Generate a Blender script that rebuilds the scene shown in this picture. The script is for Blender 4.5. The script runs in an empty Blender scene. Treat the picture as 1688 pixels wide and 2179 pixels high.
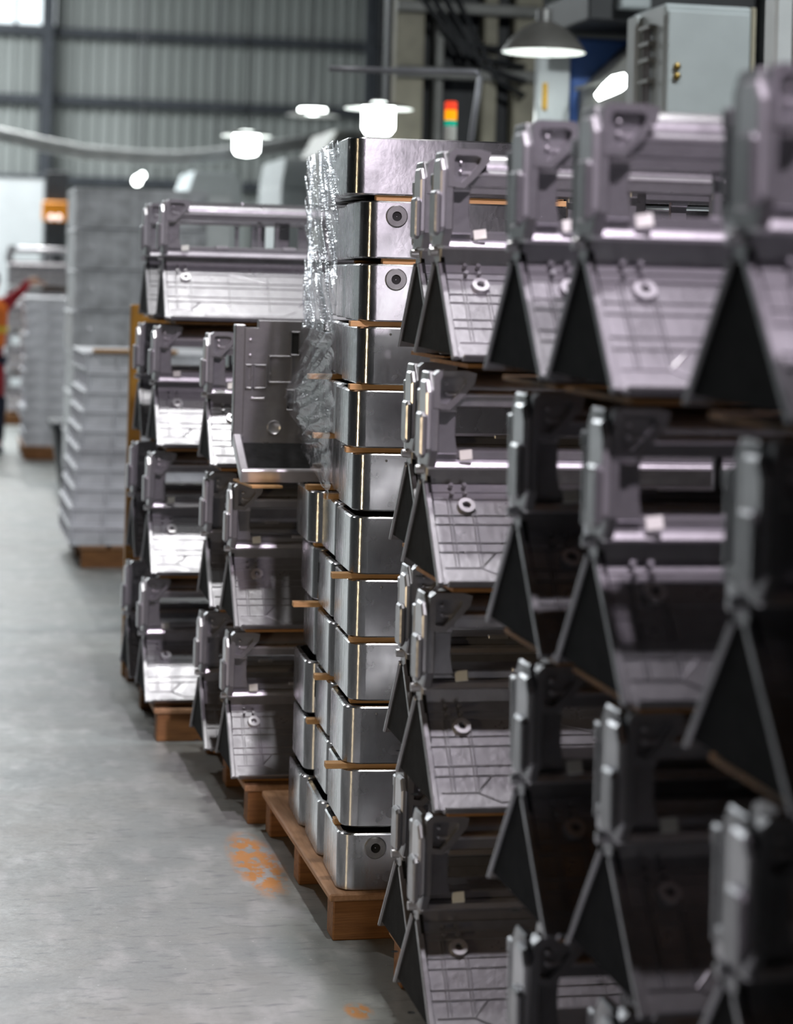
import bpy, math, random
from mathutils import Vector, Matrix
random.seed(7)
scene = bpy.context.scene
col = scene.collection
PI = math.pi

# ------------------------------------------------------------------ camera
F = 4800.0                     # focal length in pixels of the 1688 x 2179 frame
EYE = 1.75
YAW = math.radians(12.0)       # camera turned to the right of the aisle
ROLL = math.atan(0.026)
HZ = -490.0                    # eye level, pixels above the frame centre
sY, cY = math.sin(YAW), math.cos(YAW)
sR, cR = math.sin(ROLL), math.cos(ROLL)
fwd = Vector((sY, cY, 0)); right0 = Vector((cY, -sY, 0)); up0 = Vector((0, 0, 1))
camd = bpy.data.cameras.new('camera'); cam = bpy.data.objects.new('camera', camd); col.objects.link(cam)
Rv = right0 * cR + up0 * sR; Uv = -right0 * sR + up0 * cR
M = Matrix((Rv, Uv, -fwd)).transposed().to_4x4(); M.translation = (0, 0, EYE)
cam.matrix_world = M
camd.sensor_fit = 'HORIZONTAL'; camd.sensor_width = 24.0; camd.lens = F * 24.0 / 1688.0
camd.shift_x = HZ * sR / 1688.0; camd.shift_y = HZ * cR / 1688.0
camd.clip_start = 0.05; camd.clip_end = 200
camd.dof.use_dof = True; camd.dof.focus_distance = 6.0; camd.dof.aperture_fstop = 2.2
scene.camera = cam

def P(px, py, D):
    """world point seen at a pixel of the photograph, D metres in front of the camera"""
    dx, dy = px - 844.0, py - 1089.5
    u = dx * cR + dy * sR; v = -dx * sR + dy * cR
    U = u / F * D
    return Vector((U * cY + D * sY, D * cY - U * sY, EYE - (v - HZ) / F * D))

# ------------------------------------------------------------------ world, lights, exposure
world = bpy.data.worlds.new('world'); scene.world = world; world.use_nodes = True
world.node_tree.nodes['Background'].inputs[0].default_value = (0.35, 0.40, 0.45, 1)
world.node_tree.nodes['Background'].inputs[1].default_value = 0.01
scene.view_settings.view_transform = 'Standard'; scene.view_settings.look = 'None'
scene.view_settings.exposure = 0.12; scene.view_settings.gamma = 1.0
scene.view_settings.use_curve_mapping = False
scene.cycles.use_denoising = True
scene.cycles.max_bounces = 8

def point(loc, power, colr, size=0.09):
    l = bpy.data.lights.new('bay_or_highlight_spot', 'SPOT'); l.energy = power; l.color = colr
    l.shadow_soft_size = size; l.spot_size = math.radians(150); l.spot_blend = 0.6
    o = bpy.data.objects.new('bay_or_highlight_spot', l); o.location = loc; col.objects.link(o); return o
def area(loc, sx, sy, power, colr, rot=(0, 0, 0)):
    l = bpy.data.lights.new('added_roof_light', 'AREA'); l.energy = power; l.color = colr
    l.shape = 'RECTANGLE'; l.size = sx; l.size_y = sy
    o = bpy.data.objects.new('added_roof_light', l); o.location = loc; o.rotation_euler = rot; col.objects.link(o); return o

# (place, power, colour, cone, aimed at)
HB = [((1.15, -0.4, 6.2), 1500, (1.0, 0.87, 1.0), 50, (1.35, 4.3, 1.6)),
      ((1.22, 2.7, 6.2), 280, (1.0, 0.93, 1.0), 75, None),
      ((1.10, 4.2, 6.2), 330, (1.0, 0.99, 0.97), 90, None),
      ((1.22, 6.8, 6.2), 360, (1.0, 0.99, 0.97), 90, None),
      ((-1.5, 10.8, 6.2), 250, (1.0, 0.98, 0.98), 130, None),
      ((-1.3, 16.5, 6.2), 430, (1.0, 0.98, 0.98), 130, None),
      ((1.2, 23.0, 6.2), 420, (1.0, 0.99, 0.96), 140, None),
      ((1.2, 30.0, 6.2), 700, (1.0, 0.99, 0.96), 150, None),
      ((4.6, 6.2, 6.2), 700, (0.95, 1.0, 1.0), 76, (3.4, 10.2, 2.4))]
for loc, pw, cc, cone, aim in HB:
    o = point(loc, pw, cc); o.data.spot_size = math.radians(cone)
    if aim: o.rotation_euler = (Vector(aim) - Vector(loc)).to_track_quat('-Z', 'Y').to_euler()
HL_POS = Vector((-3.2, 2.7, 1.15))                                # warm lamp added across the aisle, out of view, for the box-corner highlight
hl_spot = point(HL_POS, 150, (1.0, 0.78, 0.48), 0.10); hl_spot.data.spot_size = math.radians(40)
hl_spot.rotation_euler = (Vector((1.2, 6.0, 1.1)) - HL_POS).to_track_quat('-Z', 'Y').to_euler()
area((-3.0, 33.0, 8.6), 8, 10, 3400, (0.92, 0.98, 1.0))      # unseen soft light added under the roof to brighten the far gable

# ------------------------------------------------------------------ materials
def nd(nt, t, **kw):
    n = nt.nodes.new(t)
    for k, v in kw.items(): setattr(n, k, v)
    return n
def mat(name, base, rough=0.5, metal=0.0, var=0.12, scale=6.0, stretch=(1, 1, 1), bump=0.0, bscale=None,
        col2=None, rvar=0.0, aniso=0.0, coat=0.0, spec=0.5, coords='Object'):
    m = bpy.data.materials.new(name); m.use_nodes = True; nt = m.node_tree; b = nt.nodes['Principled BSDF']
    b.inputs['Metallic'].default_value = metal; b.inputs['Roughness'].default_value = rough
    b.inputs['Specular IOR Level'].default_value = spec
    if coat: b.inputs['Coat Weight'].default_value = coat; b.inputs['Coat Roughness'].default_value = 0.15
    tc = nd(nt, 'ShaderNodeTexCoord'); mp = nd(nt, 'ShaderNodeMapping'); mp.inputs['Scale'].default_value = stretch
    nt.links.new(tc.outputs[coords], mp.inputs['Vector'])
    no = nd(nt, 'ShaderNodeTexNoise'); no.inputs['Scale'].default_value = scale; no.inputs['Detail'].default_value = 5
    nt.links.new(mp.outputs[0], no.inputs['Vector'])
    mx = nd(nt, 'ShaderNodeMix', data_type='RGBA')
    c2 = col2 if col2 else tuple(max(0, c * (1 - 2 * var)) for c in base)
    mx.inputs['A'].default_value = (*[min(1, c * (1 + var)) if not col2 else c for c in base], 1); mx.inputs['B'].default_value = (*c2, 1)
    rp = nd(nt, 'ShaderNodeMapRange'); rp.inputs[1].default_value = 0.32; rp.inputs[2].default_value = 0.68
    nt.links.new(no.outputs['Fac'], rp.inputs[0])
    nt.links.new(rp.outputs[0], mx.inputs['Factor']); nt.links.new(mx.outputs['Result'], b.inputs['Base Color'])
    if rvar:
        rr = nd(nt, 'ShaderNodeMapRange'); rr.inputs[3].default_value = max(0.03, rough - rvar); rr.inputs[4].default_value = rough + rvar
        nt.links.new(rp.outputs[0], rr.inputs[0]); nt.links.new(rr.outputs[0], b.inputs['Roughness'])
    if bump:
        n2 = nd(nt, 'ShaderNodeTexNoise'); n2.inputs['Scale'].default_value = bscale or scale * 4; n2.inputs['Detail'].default_value = 3
        nt.links.new(mp.outputs[0], n2.inputs['Vector'])
        bp = nd(nt, 'ShaderNodeBump'); bp.inputs['Strength'].default_value = bump; bp.inputs['Distance'].default_value = 0.01
        nt.links.new(n2.outputs['Fac'], bp.inputs['Height']); nt.links.new(bp.outputs[0], b.inputs['Normal'])
    if aniso:
        tg = nd(nt, 'ShaderNodeTangent'); tg.direction_type = 'RADIAL'; tg.axis = 'Z'
        b.inputs['Anisotropic'].default_value = aniso; b.inputs['Anisotropic Rotation'].default_value = 0.25; nt.links.new(tg.outputs[0], b.inputs['Tangent'])
    return m
def emit(name, colr, s):
    m = bpy.data.materials.new(name); m.use_nodes = True; nt = m.node_tree; b = nt.nodes['Principled BSDF']
    b.inputs['Base Color'].default_value = (*colr, 1)
    b.inputs['Emission Color'].default_value = (*colr, 1); b.inputs['Emission Strength'].default_value = s
    return m

MT = {}
MT['cast'] = mat('cast_aluminium', (0.36, 0.355, 0.375), 0.33, 0.72, var=0.10, scale=14, bump=0.05, bscale=60, rvar=0.06)
MT['machined'] = mat('machined_aluminium', (0.68, 0.67, 0.70), 0.32, 0.75, var=0.05, scale=20, bump=0.02)
MT['cast_dark'] = mat('casting_shade_dark', (0.022, 0.022, 0.023), 0.85, 0.0, var=0.15, scale=30, bump=0.12, bscale=140, spec=0.08)  # near-black colour carries the shade and dark reflections on the end walls
MT['box'] = mat('brushed_aluminium', (0.50, 0.505, 0.515), 0.25, 1.0, var=0.14, scale=7, stretch=(1.2, 6, 1), bump=0.03, bscale=55, rvar=0.07, aniso=0.85)
MT['steel_ring'] = mat('turned_steel', (0.42, 0.42, 0.42), 0.42, 0.9, var=0.12, scale=22)
MT['dark'] = mat('black_void', (0.012, 0.012, 0.013), 0.7)
MT['pine'] = mat('pine_strip', (0.74, 0.45, 0.21), 0.6, 0, col2=(0.56, 0.30, 0.12), scale=5, stretch=(1.5, 14, 14), bump=0.1)
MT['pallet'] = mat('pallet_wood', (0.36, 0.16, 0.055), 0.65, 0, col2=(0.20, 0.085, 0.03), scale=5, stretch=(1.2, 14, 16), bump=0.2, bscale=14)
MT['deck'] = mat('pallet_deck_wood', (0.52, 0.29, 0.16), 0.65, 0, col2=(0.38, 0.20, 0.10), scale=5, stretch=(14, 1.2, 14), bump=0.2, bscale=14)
MT['ply'] = mat('interlayer_board', (0.42, 0.20, 0.06), 0.6, 0, col2=(0.26, 0.12, 0.035), scale=4, stretch=(2, 9, 9), bump=0.1)
MT['orange_post'] = mat('ochre_paint', (0.50, 0.24, 0.035), 0.5, 0, col2=(0.32, 0.13, 0.02), scale=5, bump=0.08)
MT['tray'] = mat('galvanised_tray', (0.80, 0.81, 0.86), 0.45, 0.05, var=0.08, scale=8)
MT['crate'] = mat('dull_zinc_crate', (0.68, 0.69, 0.72), 0.40, 0.2, var=0.18, scale=9, rvar=0.08)
MT['girt'] = mat('dark_steel_girt', (0.05, 0.055, 0.065), 0.6, 0.2)
MT['shade'] = mat('lamp_shade_grey', (0.17, 0.165, 0.155), 0.5, 0.2)
MT['shade_in'] = mat('lamp_shade_white', (0.85, 0.86, 0.84), 0.5)
MT['cap'] = mat('lamp_cap', (0.5, 0.5, 0.5), 0.4, 0.8)
MT['bulb'] = emit('bulb_glow', (0.93, 1.0, 0.97), 14)
MT['white'] = mat('machine_white', (0.50, 0.55, 0.57), 0.45, 0, var=0.03)
MT['white2'] = mat('machine_pale_door', (0.62, 0.66, 0.68), 0.25, 0, var=0.03)
MT['blue'] = mat('machine_blue', (0.06, 0.14, 0.42), 0.45)
MT['mgrey'] = mat('machine_grey', (0.24, 0.24, 0.23), 0.5, 0.2)
MT['mbeige'] = mat('machine_beige', (0.42, 0.39, 0.30), 0.55)
MT['mdark'] = mat('machine_dark', (0.035, 0.037, 0.042), 0.55)
MT['yellow'] = mat('yellow_paint', (0.75, 0.42, 0.01), 0.45)
MT['lred'] = emit('signal_red', (0.9, 0.06, 0.02), 0.7)
MT['lamber'] = emit('signal_amber', (1.0, 0.35, 0.0), 0.9)
MT['lgreen'] = emit('signal_green', (0.0, 0.45, 0.30), 0.5)
MT['lwhite'] = mat('signal_and_tab_glint_white', (0.85, 0.85, 0.8), 0.4)
MT['brass'] = mat('brass', (0.30, 0.20, 0.05), 0.4, 0.8)
MT['duct'] = mat('pale_duct', (0.42, 0.43, 0.43), 0.5)
MT['conduit'] = mat('conduit_grey', (0.30, 0.30, 0.33), 0.4, 0.4)
MT['red_cloth'] = mat('red_jacket', (0.33, 0.015, 0.025), 0.8, var=0.1, scale=30)
MT['orange_cloth'] = mat('orange_vest', (0.85, 0.20, 0.02), 0.7)
MT['yellow_cloth'] = mat('yellow_band', (0.85, 0.6, 0.05), 0.6)
MT['navy'] = mat('navy_trousers', (0.02, 0.025, 0.05), 0.85)
MT['skin'] = mat('skin', (0.50, 0.28, 0.19), 0.55)
MT['hair'] = mat('black_hair', (0.012, 0.01, 0.01), 0.6)
MT['ceil'] = mat('roof_sheet', (0.10, 0.105, 0.11), 0.6)
MT['plain_wall'] = mat('hall_wall', (0.10, 0.105, 0.105), 0.7)
MT['partition'] = mat('partition_panel', (0.55, 0.58, 0.60), 0.5, var=0.04, scale=2)

# floor paint: grey-green, worn, with orange paint leftovers near the pallets
def floor_mat():
    m = bpy.data.materials.new('painted_concrete_floor'); m.use_nodes = True; nt = m.node_tree; b = nt.nodes['Principled BSDF']
    tc = nd(nt, 'ShaderNodeTexCoord')
    def noise(scale, detail=6, stretch=None, rough=0.55):
        n = nd(nt, 'ShaderNodeTexNoise'); n.inputs['Scale'].default_value = scale; n.inputs['Detail'].default_value = detail
        n.inputs['Roughness'].default_value = rough
        if stretch:
            mp = nd(nt, 'ShaderNodeMapping'); mp.inputs['Scale'].default_value = stretch
            nt.links.new(tc.outputs['Object'], mp.inputs['Vector']); nt.links.new(mp.outputs[0], n.inputs['Vector'])
        else: nt.links.new(tc.outputs['Object'], n.inputs['Vector'])
        return n.outputs['Fac']
    def rng(f, a, c, lo=0.0, hi=1.0):
        r = nd(nt, 'ShaderNodeMapRange'); r.inputs[1].default_value = a; r.inputs[2].default_value = c
        r.inputs[3].default_value = lo; r.inputs[4].default_value = hi; nt.links.new(f, r.inputs[0]); return r.outputs[0]
    def mix(f, a, c):
        x = nd(nt, 'ShaderNodeMix', data_type='RGBA'); nt.links.new(f, x.inputs['Factor'])
        for s, k in ((a, 'A'), (c, 'B')):
            if isinstance(s, tuple): x.inputs[k].default_value = (*s, 1)
            else: nt.links.new(s, x.inputs[k])
        return x.outputs['Result']
    c = mix(rng(noise(1.1, 8, None, 0.62), 0.36, 0.64), (0.26, 0.285, 0.285), (0.33, 0.335, 0.315))
    c = mix(rng(noise(9, 8, (1.0, 0.45, 1)), 0.50, 0.70, 0, 0.75), c, (0.45, 0.455, 0.45))
    c = mix(rng(noise(26, 6, (0.5, 1.4, 1)), 0.54, 0.68, 0, 0.75), c, (0.20, 0.21, 0.215))
    c = mix(rng(noise(70, 3), 0.70, 0.76, 0, 0.9), c, (0.66, 0.67, 0.66))
    # orange leftovers
    for (cx, cy, rx, ry) in ((1.02, 6.68, 0.085, 0.42), (1.065, 5.30, 0.04, 0.07)):
        mp = nd(nt, 'ShaderNodeMapping'); mp.vector_type = 'TEXTURE'
        mp.inputs['Location'].default_value = (cx, cy, 0); mp.inputs['Scale'].default_value = (rx, ry, 1)
        nt.links.new(tc.outputs['Object'], mp.inputs['Vector'])
        ln = nd(nt, 'ShaderNodeVectorMath', operation='LENGTH'); nt.links.new(mp.outputs[0], ln.inputs[0])
        f1 = rng(ln.outputs['Value'], 0.6, 1.0, 1.0, 0.0)
        f2 = rng(noise(16, 8, (1.6, 0.8, 1), 0.65), 0.43, 0.52)
        mu = nd(nt, 'ShaderNodeMath', operation='MULTIPLY'); nt.links.new(f1, mu.inputs[0]); nt.links.new(f2, mu.inputs[1])
        c = mix(mu.outputs[0], c, (0.52, 0.24, 0.08))
    nt.links.new(c, b.inputs['Base Color'])
    nt.links.new(rng(noise(3, 6), 0.3, 0.7, 0.30, 0.52), b.inputs['Roughness'])
    bp = nd(nt, 'ShaderNodeBump'); bp.inputs['Strength'].default_value = 0.45; bp.inputs['Distance'].default_value = 0.005
    nt.links.new(noise(22, 8, (0.7, 1.2, 1)), bp.inputs['Height']); nt.links.new(bp.outputs[0], b.inputs['Normal'])
    return m
MT['floor'] = floor_mat()
MT['sheet'] = mat('corrugated_sheet_paint', (0.33, 0.345, 0.335), 0.5, 0.1, col2=(0.25, 0.265, 0.255), scale=0.35, stretch=(3, 1, 0.3))
def film_mat():
    m = bpy.data.materials.new('stretch_film'); m.use_nodes = True; nt = m.node_tree
    nt.nodes.clear(); out = nd(nt, 'ShaderNodeOutputMaterial'); mx = nd(nt, 'ShaderNodeMixShader'); mx.inputs[0].default_value = 0.30
    t = nd(nt, 'ShaderNodeBsdfTransparent'); t.inputs[0].default_value = (0.97, 0.97, 0.98, 1)
    g = nd(nt, 'ShaderNodeBsdfGlossy'); g.inputs['Roughness'].default_value = 0.17; g.inputs[0].default_value = (0.95, 0.95, 0.97, 1)
    nt.links.new(t.outputs[0], mx.inputs[1]); nt.links.new(g.outputs[0], mx.inputs[2]); nt.links.new(mx.outputs[0], out.inputs[0])
    tc = nd(nt, 'ShaderNodeTexCoord'); mp = nd(nt, 'ShaderNodeMapping'); mp.inputs['Rotation'].default_value = (0.5, 0, 0); mp.inputs['Scale'].default_value = (1, 5, 26)
    nt.links.new(tc.outputs['Object'], mp.inputs[0]); no = nd(nt, 'ShaderNodeTexNoise'); no.inputs['Scale'].default_value = 3.2; no.inputs['Detail'].default_value = 4
    nt.links.new(mp.outputs[0], no.inputs[0]); bp = nd(nt, 'ShaderNodeBump'); bp.inputs['Strength'].default_value = 0.5; bp.inputs['Distance'].default_value = 0.01
    nt.links.new(no.outputs['Fac'], bp.inputs['Height']); nt.links.new(bp.outputs[0], g.inputs['Normal'])
    return m
MT['film'] = film_mat()

# ------------------------------------------------------------------ mesh helpers
class MB:
    def __init__(s): s.v = []; s.f = []
    def add(s, vs, fs):
        n = len(s.v); s.v += [tuple(v) for v in vs]; s.f += [tuple(i + n for i in f) for f in fs]; return s
    def box(s, x0, x1, y0, y1, z0, z1, b=0.003, mtx=None):
        """box with chamfered edges"""
        b = min(b, (x1 - x0) * .45, (y1 - y0) * .45, (z1 - z0) * .45)
        if b <= 0:
            vs = [(x, y, z) for x in (x0, x1) for y in (y0, y1) for z in (z0, z1)]
            fs = [(0, 1, 3, 2), (4, 6, 7, 5), (0, 4, 5, 1), (2, 3, 7, 6), (0, 2, 6, 4), (1, 5, 7, 3)]
        else:
            X, Y, Z = (x0, x1), (y0, y1), (z0, z1); vs = []; ix = {}
            for i in (0, 1):
                for j in (0, 1):
                    for k in (0, 1):
                        dx, dy, dz = (b if i == 0 else -b), (b if j == 0 else -b), (b if k == 0 else -b)
                        for a, p in enumerate(((X[i], Y[j] + dy, Z[k] + dz), (X[i] + dx, Y[j], Z[k] + dz), (X[i] + dx, Y[j] + dy, Z[k]))):
                            ix[(i, j, k, a)] = len(vs); vs.append(p)
            fs = []
            for i in (0, 1): fs.append(tuple(ix[(i, j, k, 0)] for j, k in ((0, 0), (1, 0), (1, 1), (0, 1))))
            for j in (0, 1): fs.append(tuple(ix[(i, j, k, 1)] for i, k in ((0, 0), (1, 0), (1, 1), (0, 1))))
            for k in (0, 1): fs.append(tuple(ix[(i, j, k, 2)] for i, j in ((0, 0), (1, 0), (1, 1), (0, 1))))
            for i in (0, 1):
                for j in (0, 1): fs.append((ix[(i, j, 0, 0)], ix[(i, j, 1, 0)], ix[(i, j, 1, 1)], ix[(i, j, 0, 1)]))
                for k in (0, 1): fs.append((ix[(i, 0, k, 0)], ix[(i, 1, k, 0)], ix[(i, 1, k, 2)], ix[(i, 0, k, 2)]))
            for j in (0, 1):
                for k in (0, 1): fs.append((ix[(0, j, k, 1)], ix[(1, j, k, 1)], ix[(1, j, k, 2)], ix[(0, j, k, 2)]))
            for i in (0, 1):
                for j in (0, 1):
                    for k in (0, 1): fs.append(tuple(ix[(i, j, k, a)] for a in range(3)))
        if mtx is not None: vs = [mtx @ Vector(v) for v in vs]
        return s.add(vs, fs)
    def prism(s, poly, a0, a1, axis='x', b=0.0):
        """polygon (list of 2D) extruded along axis; the 2D pair is (y,z), (x,z) or (x,y). b insets both caps for a chamfer"""
        n = len(poly)
        def p3(p, a): return {'x': (a, p[0], p[1]), 'y': (p[0], a, p[1]), 'z': (p[0], p[1], a)}[axis]
        if b:
            cx = sum(p[0] for p in poly) / n; cy = sum(p[1] for p in poly) / n
            def ins(p):
                d = math.hypot(p[0] - cx, p[1] - cy) or 1; k = max(0, (d - b * 1.3) / d); return (cx + (p[0] - cx) * k, cy + (p[1] - cy) * k)
            q = [ins(p) for p in poly]
            rings = [[p3(p, a0) for p in q], [p3(p, a0 + b) for p in poly], [p3(p, a1 - b) for p in poly], [p3(p, a1) for p in q]]
        else: rings = [[p3(p, a0) for p in poly], [p3(p, a1) for p in poly]]
        vs = [v for r in rings for v in r]; fs = []
        for r in range(len(rings) - 1):
            for i in range(n):
                j = (i + 1) % n; fs.append((r * n + i, r * n + j, (r + 1) * n + j, (r + 1) * n + i))
        fs.append(tuple(range(n))[::-1]); fs.append(tuple((len(rings) - 1) * n + i for i in range(n)))
        return s.add(vs, fs)
    def frame(s, outer, inner, a0, a1):
        """ring between two xz polygons with as many corners, extruded along y"""
        n = len(outer); vs = [(p[0], a, p[1]) for a in (a0, a1) for q in (outer, inner) for p in q]; fs = []
        for i in range(n):
            j = (i + 1) % n; o0, i0, o1, i1 = 0, n, 2 * n, 3 * n
            fs += [(o0 + i, o0 + j, i0 + j, i0 + i), (o1 + i, o1 + j, i1 + j, i1 + i), (o0 + i, o0 + j, o1 + j, o1 + i), (i0 + i, i0 + j, i1 + j, i1 + i)]
        return s.add(vs, fs)
    def lathe(s, prof, c=(0, 0, 0), n=28, axis='z', a0=0.0, a1=2 * PI):
        vs = []; fs = []; full = abs(a1 - a0 - 2 * PI) < 1e-6; m = n if full else n + 1
        for (r, h) in prof:
            for i in range(m):
                a = a0 + (a1 - a0) * i / n; x, y = r * math.cos(a), r * math.sin(a)
                vs.append({'z': (c[0] + x, c[1] + y, c[2] + h), 'y': (c[0] + x, c[1] + h, c[2] + y), 'x': (c[0] + h, c[1] + x, c[2] + y)}[axis])
        for k in range(len(prof) - 1):
            for i in range(n):
                j = (i + 1) % m; fs.append((k * m + i, k * m + j, (k + 1) * m + j, (k + 1) * m + i))
        return s.add(vs, fs)
    def tube(s, pts, r, n=10):
        pts = [Vector(p) for p in pts]; vs = []; fs = []
        rr = r if isinstance(r, (list, tuple)) else [r] * len(pts)
        for i, p in enumerate(pts):
            t = (pts[min(i + 1, len(pts) - 1)] - pts[max(i - 1, 0)]).normalized()
            a = t.cross(Vector((0, 0, 1)));
            if a.length < 0.05: a = t.cross(Vector((0, 1, 0)))
            a.normalize(); b = t.cross(a)
            for k in range(n):
                w = 2 * PI * k / n; vs.append(p + (a * math.cos(w) + b * math.sin(w)) * rr[i])
        for i in range(len(pts) - 1):
            for k in range(n):
                j = (k + 1) % n; fs.append((i * n + k, i * n + j, (i + 1) * n + j, (i + 1) * n + k))
        fs.append(tuple(range(n))[::-1]); fs.append(tuple((len(pts) - 1) * n + k for k in range(n)))
        return s.add(vs, fs)
    def mesh(s, name, m, smooth=False):
        me = bpy.data.meshes.new(name); me.from_pydata(s.v, [], s.f); me.materials.append(MT[m] if isinstance(m, str) else m)
        import bmesh
        bm = bmesh.new(); bm.from_mesh(me); bmesh.ops.recalc_face_normals(bm, faces=bm.faces); bm.to_mesh(me); bm.free()
        if smooth:
            me.shade_smooth() if hasattr(me, 'shade_smooth') else None
            if smooth != 'all': me.set_sharp_from_angle(angle=math.radians(38))
        return me
    def obj(s, name, m, parent=None, smooth=False, loc=(0, 0, 0), rz=0.0):
        o = bpy.data.objects.new(name, s.mesh(name, m, smooth)); col.objects.link(o); o.parent = parent
        o.location = loc; o.rotation_euler = (0, 0, rz); return o

def put(name, me, parent=None, loc=(0, 0, 0), rot=(0, 0, 0)):
    o = bpy.data.objects.new(name, me); col.objects.link(o); o.parent = parent; o.location = loc; o.rotation_euler = rot; return o
def tag(o, label, cat, group=None):
    o['label'] = label; o['category'] = cat
    if group: o['group'] = group
    return o
def thing(name, label, cat, loc=(0, 0, 0), rz=0.0, group=None):
    o = bpy.data.objects.new(name, None); col.objects.link(o); o.location = loc; o.rotation_euler = (0, 0, rz); o.empty_display_size = 0.1
    return tag(o, label, cat, group)
def struct(o): o['kind'] = 'structure'; return o
KIDS = {}
def copy_tree(o, parent=None):
    c = o.copy(); col.objects.link(c); c.parent = parent
    for ch in o.children: copy_tree(ch, c)
    return c
def dup(proto, loc, rz, label, group=None, rx=0.0, ry=0.0):
    c = copy_tree(proto); c.location = loc; c.rotation_euler = (rx, ry, rz); c['label'] = label
    if group: c['group'] = group
    return c

# ------------------------------------------------------------------ the hall
struct(MB().box(-9, 16, -6, 44, -0.1, 0, 0).obj('floor', 'floor'))
WY = 42.0
def corrug(x0, x1, z0, z1, y, period=0.22, dep=0.05):
    m = MB(); vs = []; fs = []; n = int((x1 - x0) / period); k = 0
    for i in range(n):
        xa = x0 + i * period
        for dx, dy in ((0, 0), (0.36, 0), (0.5, -dep), (0.86, -dep)):
            vs += [(xa + dx * period, y + dy, z0), (xa + dx * period, y + dy, z1)]
    for i in range(len(vs) // 2 - 1): fs.append((2 * i, 2 * i + 2, 2 * i + 3, 2 * i + 1))
    return m.add(vs, fs)
wb = struct(corrug(-9, 16, 0, 9, WY).obj('wall_back', 'sheet'))
for i, z in enumerate((3.45, 4.92, 6.17, 7.6)):
    MB().box(-9, 16, WY - 0.22, WY - 0.05, z - 0.085, z + 0.085, 0.01).obj('girt', 'girt', wb)
for px in (97, 818):
    p = P(px, 300, 41.0)
    MB().box(p.x - 0.11, p.x + 0.11, WY - 0.5, WY - 0.23, 0, 9, 0.01).obj('column', 'girt', wb)
struct(MB().box(-9.2, -9, -6, 44, 0, 9, 0).obj('wall_left', 'plain_wall'))
struct(MB().box(16, 16.2, -6, 44, 0, 9, 0).obj('wall_right', 'plain_wall'))
struct(MB().box(-9.2, 16.2, -6.2, -6, 0, 9, 0).obj('wall_front', 'plain_wall'))
struct(MB().box(-9.2, 16.2, -6.2, 44, 9, 9.2, 0).obj('ceiling', 'ceil'))
# bright window high on the far gable, upper left
pw = P(-60, 20, 41.0)
w = struct(MB().box(pw.x - 1.6, pw.x + 1.55, WY - 0.12, WY - 0.08, 6.3, 8.0, 0).obj('window_1', emit('daylight_pane', (0.90, 0.97, 1.0), 0.85)))
for dx in (-1.6, -0.8, 0.0, 0.8, 1.55):
    MB().box(pw.x + dx - 0.03, pw.x + dx + 0.03, WY - 0.16, WY - 0.08, 6.25, 8.05, 0.005).obj('window_frame', 'girt', w)

# high-bay fixtures that carry the hall's own light (above the picture)
proto_hb = None
for i, (loc, pwv, cc, cone, aim) in enumerate(HB):
    if proto_hb is None:
        t = thing('high_bay_lamp', 'x', 'lamp', loc, 0, 'high-bay lamps under the roof')
        MB().lathe([(0.30, 0.02), (0.24, 0.16), (0.10, 0.24), (0.02, 0.25)], n=24).obj('reflector', 'shade', t, True)
        MB().tube([(0, 0, 0.25), (0, 0, 9 - loc[2])], 0.012, 8).obj('cord', 'girt', t)
        proto_hb = t
    else: t = dup(proto_hb, loc, 0, 'x', 'high-bay lamps under the roof')
    t['label'] = 'grey high-bay lamp hanging from the roof above the picture'

t = thing('added_highlight_lamp', 'added lamp on a low mast, out of view, for the box-corner highlight', 'lamp', (HL_POS.x, HL_POS.y, 0))
MB().tube([(-0.1, -0.1, 0), (-0.1, -0.1, HL_POS.z)], 0.03, 10).obj('mast', 'girt', t)
MB().lathe([(0.001, 0), (0.28, 0.01), (0.28, 0.04), (0.03, 0.06)], c=(-0.1, -0.1, 0), n=20).obj('foot', 'girt', t)
MB().box(-0.22, -0.06, -0.18, -0.05, HL_POS.z - 0.12, HL_POS.z + 0.12, 0.02).obj('lamp_head', 'shade', t)

# ------------------------------------------------------------------ pallets
def pallet(loc, lx, ly, h, label, rz=0.0, boards=5, stringers=3, group='wooden pallets along the row'):
    t = thing('wooden_pallet', label, 'pallet', loc, rz, group)
    sw = 0.09; dt = 0.02
    for i in range(stringers):
        y = i * (ly - sw) / (stringers - 1)
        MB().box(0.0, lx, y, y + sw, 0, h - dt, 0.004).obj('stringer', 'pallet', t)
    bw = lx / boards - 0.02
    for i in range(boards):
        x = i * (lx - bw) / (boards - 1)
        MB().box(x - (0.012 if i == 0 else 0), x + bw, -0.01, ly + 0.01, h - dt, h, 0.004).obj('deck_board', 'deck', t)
    return t

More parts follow.
